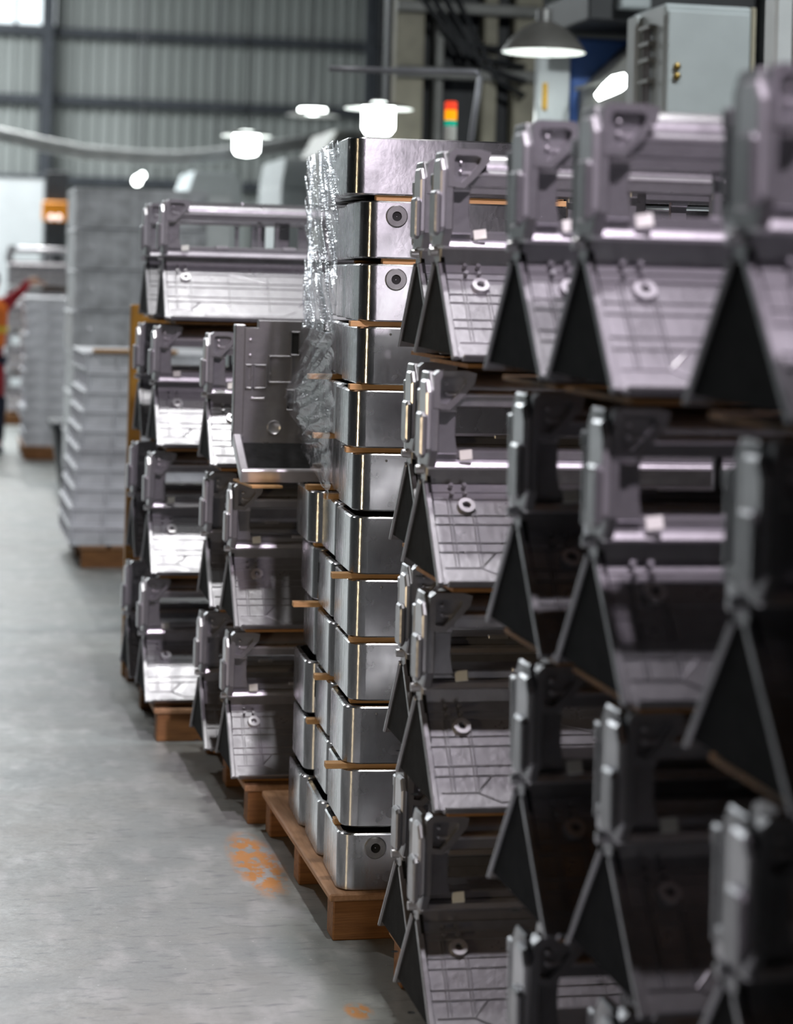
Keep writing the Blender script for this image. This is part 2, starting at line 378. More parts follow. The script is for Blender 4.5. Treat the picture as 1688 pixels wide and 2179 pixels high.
# ------------------------------------------------------------------ boxes: polished tubs in twelve layers
BW, BD, BH = 0.60, 0.335, 0.153
PITCH = 2.022 / 12
PH = 0.126
def rrect(w, d, r, n=6):
    pts = []
    for cx, cy, a in ((w - r, d - r, 0), (r, d - r, PI / 2), (r, r, PI), (w - r, r, 1.5 * PI)):
        for i in range(n + 1):
            t = a + PI / 2 * i / n; pts.append((cx + r * math.cos(t), cy + r * math.sin(t)))
    return pts
def tub_mesh():
    m = MB(); rings = []
    R = 0.045
    def ring(ins, z): return [(x, y, z) for x, y in [(ins + a * (BW - 2 * ins) / BW, ins + b_ * (BD - 2 * ins) / BD) for a, b_ in rrect(BW, BD, R)]]
    rings = [ring(0.004, 0), ring(0, 0.004), ring(0, BH - 0.004), ring(0.004, BH), ring(0.016, BH), ring(0.018, 0.02)]
    n = len(rings[0]); vs = [v for r in rings for v in r]; fs = []
    for k in range(len(rings) - 1):
        for i in range(n): fs.append((k * n + i, k * n + (i + 1) % n, (k + 1) * n + (i + 1) % n, (k + 1) * n + i))
    fs.append(tuple(range(n))); fs.append(tuple((len(rings) - 1) * n + i for i in range(n)))
    return m.add(vs, fs).mesh('tub', 'box', True)
tub = tub_mesh()
lip_me = MB().box(0.05, BW - 0.05, -0.0012, 0.0, 0.0, 0.004, 0).mesh('lip', 'box')
ring_me = MB().lathe([(0.013, -0.004), (0.013, -0.006), (0.027, -0.006), (0.0285, -0.004), (0.030, 0.0)], n=28, axis='y').mesh('port_ring', 'steel_ring', True)
hole_me = MB().lathe([(0.013, -0.0045), (0.012, -0.002), (0.001, -0.0015)], n=20, axis='y').mesh('port_hole', 'dark', True)
stud_me = MB().lathe([(0.0001, -0.004), (0.003, -0.003), (0.0035, 0)], n=10, axis='y').mesh('stud', 'steel_ring', True)
slot_me = MB().box(-0.0015, 0.0, -0.008, 0.008, -0.03, 0.03, 0.0005).mesh('side_slot', 'dark')
ORD = ['bottom', 'second from bottom', 'third from bottom', 'fourth from bottom', 'fifth from bottom', 'sixth from bottom',
       'sixth from top', 'fifth from top', 'fourth from top', 'third from top', 'second from top', 'top']
OFF = [0, .007, .0075, .018, .0125, .014, .016, 0.0, .019, .02, .018, -.02]     # bottom to top
BX, BY, BROT = 1.119, 5.89, math.radians(-2.4)
def bl(x, y):   # stack-local -> world
    return (BX + x * math.cos(BROT) - y * math.sin(BROT), BY + x * math.sin(BROT) + y * math.cos(BROT))
rnd = random.Random(3)
for L in range(12):
    z = PH + L * PITCH
    for colm in (0, 1):
        for row in range(3):
            if colm == 1 and row > 0: continue
            jx = OFF[L] + (0 if row == 0 else (rnd.uniform(-0.018, 0.012) if L < 6 else row * 0.020 + rnd.uniform(0.004, 0.010))) + colm * (BW + 0.03)
            if L in (3, 5) and row == 2: jx -= 0.012
            x, y = bl(jx, row * (BD + 0.012) + rnd.uniform(-0.003, 0.003))
            rowname = ('front', 'middle', 'rear')[row]
            lab = (f'polished aluminium box, {rowname} of the {ORD[L]} layer in the boxes stack' if colm == 0 else
                   f'polished aluminium box behind the castings, right column, {ORD[L]} layer of the boxes')
            t = thing('aluminium_box', lab, 'box', (x, y, z), BROT + rnd.uniform(-.006, .006), 'aluminium boxes stacked twelve high')
            put('tub', tub, t)
            if row == 0 and colm == 0:
                if L in (0, 9, 10):
                    rx = 0.098 if L == 0 else 0.094
                    r = put('port_ring', ring_me, t, (rx, 0.0, 0.115 if L == 0 else 0.113)); put('port_hole', hole_me, r)
                elif L in (2, 4, 6, 8): put('stud', stud_me, t, (0.085, 0, 0.135))
            if row == 1 and L in (2, 4): put('side_slot', slot_me, t, (0, 0.30, 0.09))
# pallet under the boxes
pallet((1.105, 5.872, 0), 1.25, 1.2, PH, 'wooden pallet carrying the stack of polished aluminium boxes', 0.0, 6)
# spacer strips between the box layers, some poking out into the aisle (layer gap above layer L, y along the stack, overhang)
STR = [(0, .10, -.0), (1, 0.02, 0.045), (1, .62, .02), (2, 0.40, 0.03), (2, .05, -.02), (3, 0.66, 0.075), (3, .02, 0.0), (4, 0.03, 0.045), (4, 0.75, 0.0),
       (5, 0.47, 0.012), (5, 0.75, 0.03), (5, .02, -.12), (6, 0.03, 0.02), (6, 0.55, 0.04), (7, .02, 0.0), (7, .62, .035), (8, .03, .02), (9, .015, -.06), (10, .015, -.04)]
gap_h = PITCH - BH
usd = {}
for L, yy, oh in STR:
    k = usd.get(L, 0); usd[L] = k + 1
    x, y = bl(-oh + OFF[L], yy)
    z = PH + L * PITCH + BH
    t = MB().box(0, BW + oh + 0.02, 0, 0.035, 0, gap_h, 0.0015).obj('spacer_strip', 'pine', None, False, (x, y, z), BROT)
    pos = 'nearest' if k == 0 else ('next' if k == 1 else 'farthest')
    tag(t, f'thin pine spacer strip on the {ORD[L]} box layer, {pos} one along it', 'strip', 'pine spacer strips between the boxes')
    # interlayer support so every gap is filled towards the back
for L in range(11):
    x, y = bl(OFF[L] + 0.12, 0.93); z = PH + L * PITCH + BH
    t = MB().box(0, BW - .2, 0, 0.03, 0, gap_h, 0.0015).obj('spacer_strip', 'pine', None, False, (x, y, z), BROT)
    tag(t, f'pine spacer strip set back under the rear box above the {ORD[L]} layer', 'strip', 'pine spacer strips between the boxes')

# stretch film around the upper layers
def film():
    import mathutils.noise as N
    vs = []; fs = []
    path = []                               # stack-local polyline around front-left corner and along the side
    nS = 70
    for i in range(nS + 1): path.append((-0.036 + 0.050 * i / nS, 0.045 + 1.02 * i / nS, 2))
    nz = 220; z0, z1 = PH + 6.2 * PITCH, PH + 12 * PITCH - 0.02
    for k in range(nz + 1):
        tz = k / nz; z = z0 + (z1 - z0) * tz
        for j, (x, y, s) in enumerate(path):
            yy = max(0, y); side = 1.0 if s == 2 else (0.4 if s == 1 else 0.0)
            # lower edge and upper edge are ragged
            zz = z
            if tz < 0.25 and side: zz = z - 0.0 + (0.25 - tz) * 0.5 * (0.25 - min(1.0, yy / 1.0)) * -0.6
            g_ = -0.55 if tz > 0.45 else 0.15; am = 1.7 if tz > 0.4 else 1.0
            q = Vector((yy * 2.2, (z + (yy - 0.5) * g_) * 24.0, 1.7))
            wv = (0.5 - abs(N.noise(q))) * 0.022 * am + (0.5 - abs(N.noise(q * 2.1 + Vector((3, 1, 0))))) * 0.009
            bul = 0.0
            if tz < 0.42: bul = 0.055 * math.exp(-((tz - 0.22) / 0.13) ** 2) * min(1, max(0, (yy - 0.1) / 0.5))
            pinch = 0.014 * math.cos((z - PH) / PITCH * 2 * PI) * side * 0.5
            off = -(wv + bul + 0.004) * side - max(0, -pinch) * 0.2
            xx = x + off + (OFF[min(11, int((z - PH) / PITCH))] if s < 2 else 0.006)
            yo = y + (-abs(wv) * 0.3 if s == 0 else 0)
            X, Y = bl(xx, yo); vs.append((X, Y, zz))
    n = len(path)
    for k in range(nz):
        for j in range(n - 1): fs.append((k * n + j, k * n + j + 1, (k + 1) * n + j + 1, (k + 1) * n + j))
    o = MB().add(vs, fs).obj('stretch_film', 'film', None, 'all')
    tag(o, 'wrinkled clear stretch film wrapped round the upper aluminium boxes', 'plastic film')
film()

# ------------------------------------------------------------------ cast aluminium housings
CL, CH = 1.0, 0.48
def slope_mtx(y0, z0, y1, z1):
    """local x = x, local y = down the slope, local z = outward normal"""
    d = Vector((0, y1 - y0, z1 - z0)).normalized(); nrm = Vector((1, 0, 0)).cross(d)
    if nrm.z < 0: nrm = -nrm
    m = Matrix((Vector((1, 0, 0)), d, nrm)).transposed().to_4x4(); m.translation = (0, y0, z0); return m
def make_casting():
    t = thing('cast_housing', 'x', 'casting', (0, 0, 0), 0)
    # lower tent
    yT, zT, yB, zB = -0.030, 0.222, -0.200, 0.014
    Lp = math.hypot(yB - yT, zB - zT); A = slope_mtx(yT, zT, yB, zB)
    fp = MB().box(0, CL, 0, Lp, -0.008, 0.0, 0.003, A).obj('front_panel', 'cast', t)
    ribs = MB()
    for sy in (0.10, 0.17, 0.33, 0.42, 0.60, 0.69): ribs.box(0.012, CL - 0.012, Lp * sy - 0.0015, Lp * sy + 0.0015, -0.001, 0.0035, 0.0006, A)
    for xx in (0.045, 0.052, 0.098, 0.105, 0.25, 0.40, 0.55, 0.70, 0.85): ribs.box(xx - 0.0012, xx + 0.0012, Lp * 0.17, Lp * 0.84, -0.001, 0.0035, 0.0006, A)
    def seg(x0, s0, x1, s1):
        p, q = A @ Vector((x0, s0 * Lp, 0.001)), A @ Vector((x1, s1 * Lp, 0.001)); ribs.tube([p, q], 0.0022, 5)
    for a in ((0.135, .70, 0.10, .84), (0.10, .84, 0.15, .93), (0.15, .93, 0.45, .93), (0.45, .93, 0.50, .84), (0.02, .84, 0.10, .84), (.25, .17, .40, .33)): seg(*a)
    ribs.obj('rib', 'cast', fp)
    rim = MB().box(-0.002, 0.012, -0.004, Lp, -0.010, 0.005, 0.002, A).obj('side_rim', 'cast', fp)
    MB().box(0.02, CL, Lp - 0.004, Lp + 0.002, -0.012, 0.012, 0.003, A).obj('foot_rim', 'cast', fp)
    bs = MB(); c = A @ Vector((0.085, Lp * 0.25, 0)); nrm = (A.to_3x3() @ Vector((0, 0, 1)))
    b0 = MB().lathe([(0.007, 0.004), (0.009, 0.012), (0.019, 0.012), (0.021, 0.0)], n=18)
    bo = b0.obj('boss', 'machined', fp, True); bo.matrix_local = Matrix.Translation(c) @ A.to_3x3().to_4x4()
    ho = MB().lathe([(0.009, 0.005), (0.001, 0.004)], n=14).obj('boss_hole', 'dark', fp); ho.matrix_local = bo.matrix_local.copy()
    cl = MB()
    for dx, ds in ((-0.03, 0.06), (0.0, 0.06), (0.0, 0.14), (-0.03, .14)):
        p = A @ Vector((0.085 + dx, Lp * ds, 0.006)); cl.tube([p, p + nrm * 0.012], 0.005, 8)
    cl.obj('clip_post', 'cast', fp)
    B = slope_mtx(0.030, zT, 0.200, zB)
    rp = MB().box(0, CL, 0, Lp, -0.008, 0.0, 0.003, B).obj('rear_panel', 'cast', t)
    MB().box(-0.001, 0.010, -0.004, Lp, -0.006, 0.001, 0.001, B).obj('side_rim', 'cast', rp)
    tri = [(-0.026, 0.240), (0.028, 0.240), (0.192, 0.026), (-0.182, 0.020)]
    for x in (0.006, CL - 0.014): MB().prism(tri, x, x + 0.008, 'x').obj('end_wall', 'cast_dark', t)
    # waist, ledge and bar
    MB().box(0.004, CL - 0.004, -0.028, 0.028, 0.215, 0.262, 0.004).obj('waist', 'cast', t)
    lg = MB().prism([(-0.078, 0.262), (-0.070, 0.256), (0.05, 0.256), (0.05, 0.277), (-0.060, 0.277), (-0.074, 0.272)], 0.0, CL, 'x', 0.003).obj('ledge', 'machined', t)
    MB().box(0.0, CL, -0.056, 0.050, 0.276, 0.298, 0.004).obj('lower_bar', 'cast', t)
    for x in (0.20, 0.46, 0.78): MB().box(x, x + 0.05, -0.060, -0.045, 0.292, 0.302, 0.002).obj('lug', 'machined', t)
    # window posts
    for x0, x1, y0 in ((0.0, 0.058, -0.070), (0.36, 0.375, -0.05), (0.43, 0.445, -0.05), (0.62, 0.66, -0.05), (0.94, 1.0, -0.07)):
        po = MB().prism([(x0, 0.29), (x1 + 0.006, 0.29), (x1, 0.33), (x1, 0.40), (x0, 0.40)], y0, y0 + 0.018, 'y', 0.002).obj('post', 'cast', t)
        MB().box(x0 - 0.001, x1 + 0.001, y0 - 0.006, y0 + 0.004, 0.386, 0.400, 0.002).obj('post_step', 'machined', po)
    for x0, x1 in ((0.0, 0.05), (0.44, 0.50), (0.94, 1.0)): MB().box(x0, x1, 0.05, 0.066, 0.27, 0.43, 0.003).obj('rear_post', 'cast', t)
    # beams and cover
    MB().prism([(-0.088, 0.400), (-0.060, 0.396), (-0.055, 0.432), (-0.078, 0.436), (-0.090, 0.424)], 0.03, CL - 0.03, 'x').obj('front_beam', 'cast', t)
    MB().box(0.03, CL - 0.03, -0.094, -0.080, 0.421, 0.431, 0.003).obj('beam_lip', 'machined', t)
    MB().box(0.0, CL, 0.045, 0.075, 0.40, 0.432, 0.004).obj('rear_beam', 'cast', t)
    arc = []
    for i in range(11):
        a = PI * (0.06 + 0.88 * i / 10); arc.append((-0.076 * math.cos(a) + 0.002, 0.420 + 0.056 * math.sin(a) ** 0.55))
    prof = arc + [(0.070, 0.41), (-0.072, 0.41)]
    tc_ = MB().prism(prof, 0.055, CL - 0.055, 'x', 0.003).obj('top_cover', 'cast', t, True)
    for x in (0.30, 0.62): MB().lathe([(0.0001, 0.007), (0.005, 0.006), (0.006, 0)], c=(x, -0.035, 0.470), n=10).obj('nub', 'machined', tc_)
    # corner brackets, each a thick arched frame with a pocket
    for sgn, xo in ((1, 0.0), (-1, CL)):
        poly = [(0, .396), (.036, .392), (.062, .418), (.090, .452), (.094, .474), (.072, .480), (.012, .480), (0, .470)]
        inn = [(.013, .408), (.031, .405), (.050, .424), (.070, .450), (.072, .461), (.062, .466), (.018, .466), (.013, .458)]
        poly = [(xo + sgn * a, b) for a, b in poly]; inn = [(xo + sgn * a, b) for a, b in inn]
        cb = MB().frame(poly, inn, -0.108, -0.070).obj('corner_bracket', 'cast', t)
        MB().prism(inn, -0.090, -0.084, 'y').obj('pocket', 'cast', cb)
        pn = MB()
        for zz in (0.430, 0.450): pn.lathe([(0.0001, -0.009), (0.0035, -0.008), (0.004, 0)], c=(xo + sgn * 0.03, -0.090, zz), n=10, axis='y')
        pn.obj('pin', 'machined', cb)
        # end flange: layered plates in the yz plane
        oct_ = [(-0.106, .300), (-0.080, .262), (0.005, .262), (0.015, .290), (0.015, .450), (-0.005, .476), (-0.070, .476), (-0.106, .436)]
        x0, x1 = (0.0, 0.014) if sgn > 0 else (CL - 0.014, CL)
        ef = MB().prism(oct_, x0 - (0.006 if sgn > 0 else 0), x1 + (0.006 if sgn < 0 else 0), 'x', 0.003).obj('end_flange', 'cast', t)
        pl = [(-0.112, .304), (-0.100, .294), (-0.045, .294), (-0.040, .304), (-0.040, .446), (-0.050, .458), (-0.094, .458), (-0.112, .432)]
        xa, xb = (-0.018, -0.004) if sgn > 0 else (CL + 0.004, CL + 0.018)
        MB().prism(pl, xa, xb, 'x', 0.004).obj('flange_plate', 'machined', ef)
        pd = [(-0.117, .292), (-0.108, .284), (-0.066, .284), (-0.060, .290), (-0.060, .378), (-0.066, .386), (-0.108, .386), (-0.117, .378)]
        xa, xb = (-0.030, -0.016) if sgn > 0 else (CL + 0.016, CL + 0.030)
        MB().prism(pd, xa, xb, 'x', 0.004).obj('flange_pad', 'cast', ef)
    MB().lathe([(0.0001, -0.016), (0.010, -0.014), (0.012, 0.004)], c=(0.0, 0.0, 0.250), n=14, axis='x').obj('hinge_pin', 'machined', t, True)
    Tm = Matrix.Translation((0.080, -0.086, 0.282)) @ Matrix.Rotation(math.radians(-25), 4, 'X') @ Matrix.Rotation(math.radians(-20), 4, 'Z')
    MB().box(-0.014, 0.014, -0.003, 0.003, -0.004, 0.020, 0.001, Tm).obj('tab', 'lwhite', t)  # white colour stands in for a lamp's reflection on the tab
    t.scale = (1, 1, 0.964)
    return t
CP = make_casting()
proto_used = [False]
def casting(loc, rz, label, group, rx=0, ry=0):
    if not proto_used[0]:
        proto_used[0] = True; CP.location = loc; CP.rotation_euler = (rx, ry, rz); CP['label'] = label; CP['group'] = group; return CP
    return dup(CP, loc, rz, label, group, rx, ry)
LN = ['bottom', 'second from bottom', 'third from bottom', 'top']
def board(x0, x1, y0, y1, z, label, warp=0.004):
    vs = []; fs = []; n = 10
    for i in range(n + 1):
        for j in (0, 1):
            x = x0 + (x1 - x0) * i / n; y = (y0, y1)[j]
            dz = 0 * warp * abs(math.sin(i / n * PI * 1.0))
            vs += [(x, y, z + dz), (x, y, z + dz - 0.009)]
    for i in range(n):
        a = i * 4; b = a + 4
        fs += [(a, b, b + 2, a + 2), (a + 1, a + 3, b + 3, b + 1), (a, a + 1, b + 1, b), (a + 2, b + 2, b + 3, a + 3)]
    fs += [(0, 2, 3, 1), (n * 4, n * 4 + 1, n * 4 + 3, n * 4 + 2)]
    o = MB().add(vs, fs).obj('interlayer_board', 'ply'); tag(o, label, 'board', 'plywood boards between the casting layers')

SH = 0.126   # pallet height
CPITCH = 0.48
def cstack(Y, X, name, dxs, layers=4, zbase=SH, skip=()):
    for L in range(layers):
        z = zbase + 0.012 + L * CPITCH
        lname = LN[L] if layers == 4 else ['bottom', 'middle', 'top'][L]
        for i, (yy, xx) in enumerate(zip(Y, X)):
            if (L, i) in skip: continue
            dx = dxs[i][L]
            who = ('front', 'rear')[i] if len(Y) > 1 else 'front'
            rz = random.uniform(-0.012, 0.012)
            casting((xx + dx, yy + random.uniform(-.01, .01), z), rz, f'cast housing, {who} one, {lname} layer of {name}', 'cast aluminium housings in stacks')
            board(xx + dx + 0.04, xx + 0.96, yy - 0.16, yy + 0.21, z, f'board below {who} casting, {lname} layer, {name}')
        # narrow strip keeps the layers apart on the boards
NB, NC, ND, N2, N3 = ('the stack touching the boxes', 'the middle near stack', 'the nearest blurred stack', 'the stack just beyond the boxes', 'the farthest stack by the ochre post')
pallet((1.20, 4.62, 0), 0.9, 0.92, SH, 'wooden pallet under the casting stack touching the boxes')
cstack((4.85, 5.30), (1.105, 1.158), NB, ((-.013, -.018, -.02, 0), (-.01, -.01, -.01, 0)))
pallet((1.18, 3.28, 0), 0.9, 0.9, SH, 'wooden pallet under the middle near casting stack')
cstack((3.51, 3.936), (1.04, 1.04), NC, ((.07, .063, .027, 0), (.04, .033, .017, 0)))
pallet((1.16, 2.15, 0), 0.9, 0.9, SH, 'wooden pallet under the nearest casting stack')
cstack((2.37, 2.80), (1.05, 1.045), ND, ((.0, .0, .0, 0), (.01, .01, .014, 0)))
pallet((1.06, 7.16, 0), 1.2, 1.15, SH, 'wooden pallet under the castings just beyond the boxes')
cstack((7.36, 7.80), (1.005, 1.00), N2, ((0, .0, 0), (-.03, -.02, -.03)), layers=3, skip={(2, 0)})
pallet((0.90, 8.46, 0), 1.2, 1.35, SH, 'wooden pallet under the farthest castings beside the ochre post')
cstack((8.66, 9.18), (0.835, 0.83), N3, ((.02, .03, .04, .06), (.01, .02, .035, .05)))

# turned casting on the stack just beyond the boxes: its pocketed back faces the aisle end
def turned():
    z = SH + 0.012 + 2 * CPITCH
    t = thing('turned_casting', 'cast housing turned round, pocketed back plate and tray rim showing', 'casting', (1.00, 7.30, z))
    bp = MB().prism([(0.03, 0.11), (0.60, 0.11), (0.60, 0.515), (0.075, 0.515), (0.075, 0.49), (0.03, 0.49)], 0.0, 0.03, 'y', 0.003).obj('back_plate', 'cast', t)
    def pocket(x0, x1, z0, z1):
        f = MB()
        f.box(x0, x1, -0.008, 0.0, z1 - 0.005, z1, 0.001).box(x0, x1, -0.008, 0.0, z0, z0 + 0.005, 0.001)
        f.box(x0, x0 + 0.005, -0.008, 0.0, z0, z1, 0.001).box(x1 - 0.005, x1, -0.008, 0.0, z0, z1, 0.001)
        p = f.obj('pocket_rim', 'cast', bp); return p
    for a in ((0.035, 0.058, 0.29, 0.37), (0.062, 0.105, 0.29, 0.37), (0.11, 0.19, 0.31, 0.40), (0.18, 0.215, 0.40, 0.48), (0.17, 0.20, 0.22, 0.29), (0.25, 0.40, 0.2, 0.45)): pocket(*a)
    for x0, x1, z0, z1 in ((0.185, 0.21, 0.405, 0.475), (0.175, 0.197, 0.225, 0.285)): MB().box(x0, x1, -0.002, 0.001, z0, z1, 0).obj('slot', 'dark', bp)
    for x, z_ in ((0.05, 0.45), (0.05, 0.40), (0.115, 0.34), (0.115, 0.315), (0.06, 0.26)): MB().lathe([(0.0001, -0.007), (0.004, -0.006), (0.005, 0)], c=(x, 0, z_), n=10, axis='y').obj('stud', 'machined', bp)
    MB().lathe([(0.001, -0.003), (0.017, -0.003), (0.021, -0.006), (0.023, 0)], c=(0.135, 0, 0.165), n=20, axis='y').obj('port', 'machined', bp, True)
    MB().box(0.055, 0.10, -0.006, 0, 0.255, 0.262, 0.001).obj('lug', 'machined', bp)
    MB().box(0.0, 0.035, 0.004, 0.05, 0.10, 0.50, 0.004).obj('side_web', 'cast', t)
    # tray
    A = slope_mtx(0.0, 0.115, -0.19, 0.018)
    L = math.hypot(0.19, 0.097)
    MB().box(0.02, 0.9, 0, L, -0.006, 0.0, 0.002, A).obj('tray_floor', 'cast_dark', t)
    MB().box(0.0, 0.028, -0.06, L + 0.01, -0.012, 0.022, 0.004, A).obj('tray_rim', 'machined', t)
    MB().box(0.0, 0.9, L - 0.004, L + 0.012, -0.014, 0.034, 0.004, A).obj('tray_rim', 'machined', t)
    MB().box(0.05, 0.9, 0.03, 0.17, 0.0, 0.11, 0.003).obj('base_web', 'cast', t)
turned()
p = P(575, 1010, 7.02)
o = MB().box(-0.05, 0.05, -0.10, 0.16, 0, 0.008, 0.001).obj('wood_offcut', 'pine', None, False, (p.x, 7.16, SH + 0.012 + 2 * CPITCH - 0.012), 0.1)
tag(o, 'splintered pine offcut jutting out beneath the turned casting', 'board')

# ochre post of a stacking frame behind the farthest castings
t = thing('stacking_frame', 'ochre painted wooden stacking frame behind the farthest castings', 'frame', (P(275, 700, 9.9).x, 9.85, 0))
for x in (0.0, 1.0): MB().box(x, x + 0.055, 0, 0.07, 0, 1.62, 0.004).obj('upright', 'orange_post', t)
for z in (0.15, 0.62, 1.08, 1.50): MB().box(0.05, 1.0, 0.01, 0.06, z, z + 0.07, 0.004).obj('rail', 'orange_post', t)

# ------------------------------------------------------------------ tray stack farther along
def make_tray():
    t = thing('grey_tray', 'x', 'tray')
    w, d, h = 0.82, 1.05, 0.115
    MB().box(0.014, w - 0.014, 0.014, d - 0.014, 0, h - 0.01, 0.01).obj('body', 'tray', t)
    MB().box(0, w, 0, d, h - 0.022, h, 0.006).obj('top_rim', 'tray', t)
    MB().box(0.004, w - 0.004, 0.004, d - 0.004, 0, 0.014, 0.004).obj('bottom_rim', 'tray', t)
    for x in (0.002, 0.19, 0.40, 0.61, 0.80): MB().box(x, x + 0.016, 0.001, 0.02, 0.01, h - 0.02, 0.003).obj('rib', 'tray', t)
    for y in (0.25, 0.5, 0.75, 1.03): MB().box(0.001, 0.02, y, y + 0.016, 0.01, h - 0.02, 0.003).obj('rib', 'tray', t)
    return t
TR = None
def trays(base, n, rz, name, offs, zb):
    global TR
    for i in range(n):
        from_top = n - 1 - i
        words = ['topmost', 'second', 'third', 'fourth', 'fifth', 'sixth', 'seventh', 'eighth', 'ninth', 'tenth', 'eleventh', 'twelfth']
        lab = f'grey ribbed tray, {words[from_top]}' + (' from the top' if from_top else '') + f' of {name}'
        loc = (base[0] + offs[i % len(offs)], base[1], zb + i * 0.1155)
        if TR is None: TR = make_tray(); TR.location = loc; TR['label'] = lab; TR['group'] = 'grey ribbed trays'
        else: dup(TR, loc, rz, lab, 'grey ribbed trays')
pallet((0.96, 13.5, 0), 0.85, 1.1, 0.13, 'light wooden pallet under the ribbed grey trays', 0, 5)
trays((0.92, 13.5), 10, 0, 'the tray stack beside the ochre post', (-.035, -.035, -.02, -.01, 0, .01, .02, .03, .045, .03), 0.13)
ty = MB().box(0, 0.5, 0, 0.05, 0, 0.02, 0.003).obj('spacer_strip', 'pine', None, False, (1.0, 13.47, 0.13 + 10 * 0.1155))
tag(ty, 'pine strip lying on top of the ribbed tray stack', 'strip')

# tall crates behind the trays
def crate_stack(base, n, w, d, h, name, rz=0.0):
    proto = None
    for i in range(n):
        words = ['topmost', 'second', 'third', 'fourth', 'fifth', 'sixth', 'seventh', 'eighth', 'ninth', 'tenth']
        ft = n - 1 - i; lab = f'dull zinc crate, {words[ft]}' + (' from the top' if ft else '') + f' of {name}'
        loc = (base[0] + random.uniform(-.012, .012), base[1], i * h)
        if proto is None:
            t = thing('zinc_crate', lab, 'crate', loc, rz, 'dull zinc crates')
            MB().box(0, w, 0, d, 0, h - 0.015, 0.012).obj('body', 'crate', t)
            MB().box(-0.008, w + 0.008, -0.008, d + 0.008, h - 0.03, h - 0.001, 0.006).obj('lid', 'crate', t)
            for x in (0.05, w / 2, w - 0.05): MB().box(x - 0.012, x + 0.012, -0.01, 0.0, 0.01, h - 0.03, 0.003).obj('rib', 'crate', t)
            for x in (0.12, w - 0.2): MB().lathe([(0.0001, -0.012), (0.014, -0.008), (0.016, 0)], c=(x, 0, h * 0.55), n=12, axis='y').obj('rivet', 'machined', t, True)
            proto = t
        else: dup(proto, loc, rz, lab, 'dull zinc crates')
q = P(152, 900, 16.2)
crate_stack((q.x, q.y), 8, 0.95, 0.9, 0.296, 'the tall pile behind the trays')

# distant piles at the left edge
q = P(52, 900, 21.0); pallet((q.x, q.y, 0), 0.9, 1.1, 0.13, 'distant wooden pallet under the far tray pile')
trays((q.x, q.y), 12, 0, 'the far pile by the red worker', (0, .01, -.02, .02, 0, -.01), 0.13)
q2 = P(8, 900, 26.0)
pallet((q2.x - 0.05, q2.y - .25, 0), 1.2, 1.2, 0.13, 'distant wooden pallet under the far castings')
for L in range(4):
    casting((q2.x, q2.y, SH + 0.02 + L * CPITCH), 0, f'distant cast housing, {LN[L]} layer of the far stack', 'cast aluminium housings in stacks')
    board(q2.x + .04, q2.x + .96, q2.y - .16, q2.y + .21, SH + 0.02 + L * CPITCH, f'plywood board under the distant casting, {LN[L]} layer behind the worker')
q3 = P(135, 950, 18.2)
t = thing('scrap_bin', 'dark low bin on the floor behind the tray stack', 'bin', (q3.x, q3.y, 0))
MB().prism([(0, 0), (0.5, 0), (0.62, 0.5), (-0.08, 0.5)], 0, 0.6, 'y', 0.01).obj('bin_body', 'mdark', t)
MB().box(-0.10, 0.64, -0.02, 0.62, 0.5, 0.54, 0.008).obj('bin_rim', 'girt', t)

